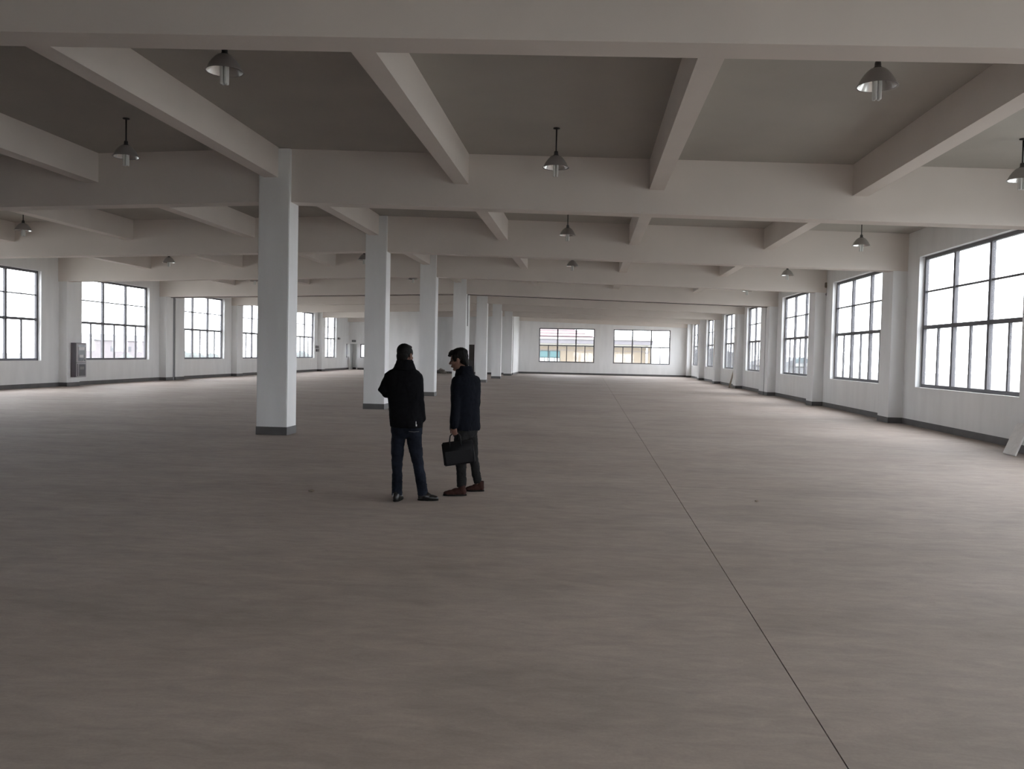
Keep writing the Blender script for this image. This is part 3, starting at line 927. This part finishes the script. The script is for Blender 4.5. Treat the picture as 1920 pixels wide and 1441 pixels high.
for k in range(2):
    loft(bm, [(1.375 + .008 * k, -1.432, 10.048, .126 - .014 * k, .108 - .008 * k), (1.43 + .010 * k, -1.438, 10.042, .102 - .01 * k, .098 - .008 * k), (1.488 + .010 * k, -1.440, 10.036, .088 - .006 * k, .088 - .006 * k)], BR, 32)
inv2(fuse('collar', bm, M['coat'], P2, .008, 2, wrinkle=.006, wscale=(16, 16, 20)))
bm = bmesh.new()
loft(bm, [(.66, -1.42, 10.05, .13, .105), (.70, -1.42, 10.05, .168, .122), (.80, -1.42, 10.05, .172, .122), (.88, -1.42, 10.05, .155, .11)], BR, 36)
tube(bm, LEG2L, [(.092, .096), (.080, .084), (.066, .068), (.060, .062), (.055, .058)], 18, round_ends=False)
tube(bm, LEG2R, [(.092, .096), (.078, .082), (.060, .064), (.054, .058), (.050, .056)], 18, round_ends=False)
inv2(fuse('trousers', bm, M['trouser'], P2, .008, 4, wrinkle=.012, wscale=(13, 13, 18)))
inv2(shoe(P2, 'shoe', (-1.362, 9.885), (-1.628, 9.830), M['brownshoe'], h_ankle=.125))
inv2(shoe(P2, 'shoe', (-1.200, 10.245), (-1.425, 10.205), M['brownshoe'], h_ankle=.125))

# ---- the bag in his hand
bag = tag(empty('bag', (-1.474, 9.795, .637)), 'flat black bag hanging from the left hand of the man in the navy coat', 'bag')
bag.rotation_euler = (0, R(-9), R(3))
bm = boxm(-.180, .180, -.032, .032, -.268, 0.0)
for v in bm.verts:
    if v.co.z > -.1: v.co.y *= .5
bmesh.ops.bevel(bm, geom=list(bm.edges), offset=.012, segments=3, affect='EDGES')
smooth(obj('bag_body', bm, M['bag'], bag))
obj('front_pocket', boxm(-.150, .150, -.037, -.022, -.250, -.105, .006), M['bag'], bag)
obj('zip', boxm(-.165, .165, -.005, .005, -.004, .004, .002), M['sole'], bag)
for s in (-1, 1):
    bm = bmesh.new()
    pts = [(-.085, .016 * s, -.05), (-.083, .017 * s, .01)]
    for k in range(7):
        a = math.pi * (1 - k / 6)
        pts.append((-.020 + .060 * math.cos(a), .052 + .005 * s, .045 + .045 * math.sin(a)))
    pts += [(.045, .017 * s, .01), (.047, .016 * s, -.05)]
    tube(bm, pts, [.007] * len(pts), 8, ref=(0, 1, 0))
    smooth(obj('handle', bm, M['bag'], bag))

# ------------------------------------------------------------------ outside
tag(obj('ground', boxm(-600, 600, -500, 900, -9.3, -9.0), M['ground']), 'pale ground far below the windows', None, None, 'structure')

bl = tag(empty('building', (0, 100, -9)), 'cream building with a red tiled roof seen through the far end windows', 'building')
def part(name, m, x0, x1, y0, y1, z0, z1, parent=bl, bev=0.0):
    return obj(name, boxm(x0, x1, y0, y1, z0 + 9, z1 + 9, bev), m, parent)
part('wall', M['cream'], -22, 7.05, 0, 14, -9, 2.95)
part('cornice', M['white_ext'], -22, 7.15, -0.12, 0, 2.62, 2.95)
part('string_course', M['gutter'], -22, 7.08, -0.05, 0, 2.17, 2.22)
part('eave', M['gutter'], -22.5, 7.25, -0.9, 14.5, 2.95, 3.44)
part('gutter', M['white_ext'], -22.5, 7.3, -1.05, 14.6, 3.44, 3.62)
bm = bmesh.new()
zr0, zr1 = 12.62, 15.6
v = [bm.verts.new(q) for q in ((-22, -0.9, zr0), (0.9, -0.9, zr0), (0.9, 14.4, zr0), (-22, 14.4, zr0), (-22, 6.7, zr1), (-6.8, 6.7, zr1))]
for f in ((0, 1, 5, 4), (1, 2, 5), (2, 3, 4, 5), (0, 4, 3), (0, 3, 2, 1)): bm.faces.new([v[i] for i in f])
rf = obj('roof', bm, M['rooftile'], bl)
bm = bmesh.new()
for k in range(9):
    f = (k + .5) / 9
    y, z = -0.9 + 7.6 * f, zr0 + (zr1 - zr0) * f
    x1 = 0.9 - 7.7 * f
    hexa(bm, [(-22, y - .06, z), (x1, y - .06, z), (x1, y + .06, z + .02), (-22, y + .06, z + .02), (-22, y - .06, z + .06), (x1, y - .06, z + .06), (x1, y + .06, z + .08), (-22, y + .06, z + .08)])
obj('tile_course', bm, M['rooftile'], rf)
wn = part('window', M['tealframe'], -8.0, -3.25, -0.06, 0.02, -0.6, 2.10)
for k in range(4):
    x = -7.9 + k * 1.17
    part('upper_pane', M['teal'], x, x + 1.05, -0.09, -0.06, 1.36, 2.02, wn)
    part('lower_pane', M['white_ext'], x, x + 0.48, -0.09, -0.06, -0.5, 1.26, wn)
    part('lower_pane', M['white_ext'], x + 0.56, x + 1.05, -0.09, -0.06, -0.5, 1.26, wn)
bm = bmesh.new()
tube(bm, [(6.62, -.12, 0), (6.62, -.12, 11.3), (6.62, -.3, 11.7)], [.13, .13, .13], 10)
smooth(obj('downpipe', bm, M['white_ext'], bl))
part('bracket', M['gutter'], 6.45, 6.8, -0.25, 0, 1.98, 2.1)

def far_block(x, y, w, d, top, m, lab, roof=True):
    b = tag(empty('building', (x, y, -9)), lab, 'building', 'hazy buildings beyond the side windows')
    obj('wall', boxm(-w / 2, w / 2, -d / 2, d / 2, 0, top + 9), m, b)
    bm = bmesh.new()
    if roof:
        z = top + 9
        q = [(-w / 2 - .4, -d / 2 - .4, z), (w / 2 + .4, -d / 2 - .4, z), (w / 2 + .4, d / 2 + .4, z), (-w / 2 - .4, d / 2 + .4, z), (0, -d / 2, z + 2.0), (0, d / 2, z + 2.0)]
        v = [bm.verts.new(p) for p in q]
        for f in ((0, 1, 4), (1, 2, 5, 4), (2, 3, 5), (3, 0, 4, 5), (0, 3, 2, 1)): bm.faces.new([v[i] for i in f])
    else:
        box(bm, -w / 2 - .3, w / 2 + .3, -d / 2 - .3, d / 2 + .3, top + 9, top + 9.6)
    obj('roof', bm, M['pale_roof'], b)
    wm = None
    nn = max(2, int(d // 5))
    for k in range(nn):
        for zz in (top + 9 - 3.2, top + 9 - 6.6):
            yy = -d / 2 + (k + .5) * d / nn
            for s in (-1, 1):
                o = obj('window', wm or boxm(-.06, .06, -.7, .7, 0, 1.5), M['pale_roof'], b, (s * w / 2, yy, zz))
                wm = o.data
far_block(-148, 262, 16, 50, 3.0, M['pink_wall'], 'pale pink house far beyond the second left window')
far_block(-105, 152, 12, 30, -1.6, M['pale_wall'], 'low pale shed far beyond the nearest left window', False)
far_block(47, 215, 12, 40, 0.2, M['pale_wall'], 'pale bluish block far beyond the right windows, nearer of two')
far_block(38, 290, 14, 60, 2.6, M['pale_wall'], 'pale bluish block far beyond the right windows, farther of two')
def tree(x, y, h, r, lab):
    t = tag(empty('tree', (x, y, -9)), lab, 'tree', 'hazy trees beyond the left windows')
    bm = bmesh.new()
    tube(bm, [(0, 0, 0), (.1, 0, h * .35), (0, .1, h * .6)], [.3, .24, .15], 8)
    smooth(obj('trunk', bm, M['trunk'], t))
    bm = bmesh.new()
    for k in range(9):
        a = random.uniform(0, 6.28)
        rr = r * random.uniform(.1, .6)
        s = r * random.uniform(.42, .62)
        g_ = bmesh.ops.create_icosphere(bm, subdivisions=2, radius=s, matrix=Matrix.Translation((rr * math.cos(a), rr * math.sin(a), h * random.uniform(.5, .86))))
        for v in g_['verts']: v.co += Vector((noise.noise(v.co * 1.3), noise.noise(v.co * 1.3 + Vector((5, 1, 2))), noise.noise(v.co * 1.3 + Vector((2, 8, 1))))) * s * .45
    smooth(obj('crown', bm, M['leaf'], t))
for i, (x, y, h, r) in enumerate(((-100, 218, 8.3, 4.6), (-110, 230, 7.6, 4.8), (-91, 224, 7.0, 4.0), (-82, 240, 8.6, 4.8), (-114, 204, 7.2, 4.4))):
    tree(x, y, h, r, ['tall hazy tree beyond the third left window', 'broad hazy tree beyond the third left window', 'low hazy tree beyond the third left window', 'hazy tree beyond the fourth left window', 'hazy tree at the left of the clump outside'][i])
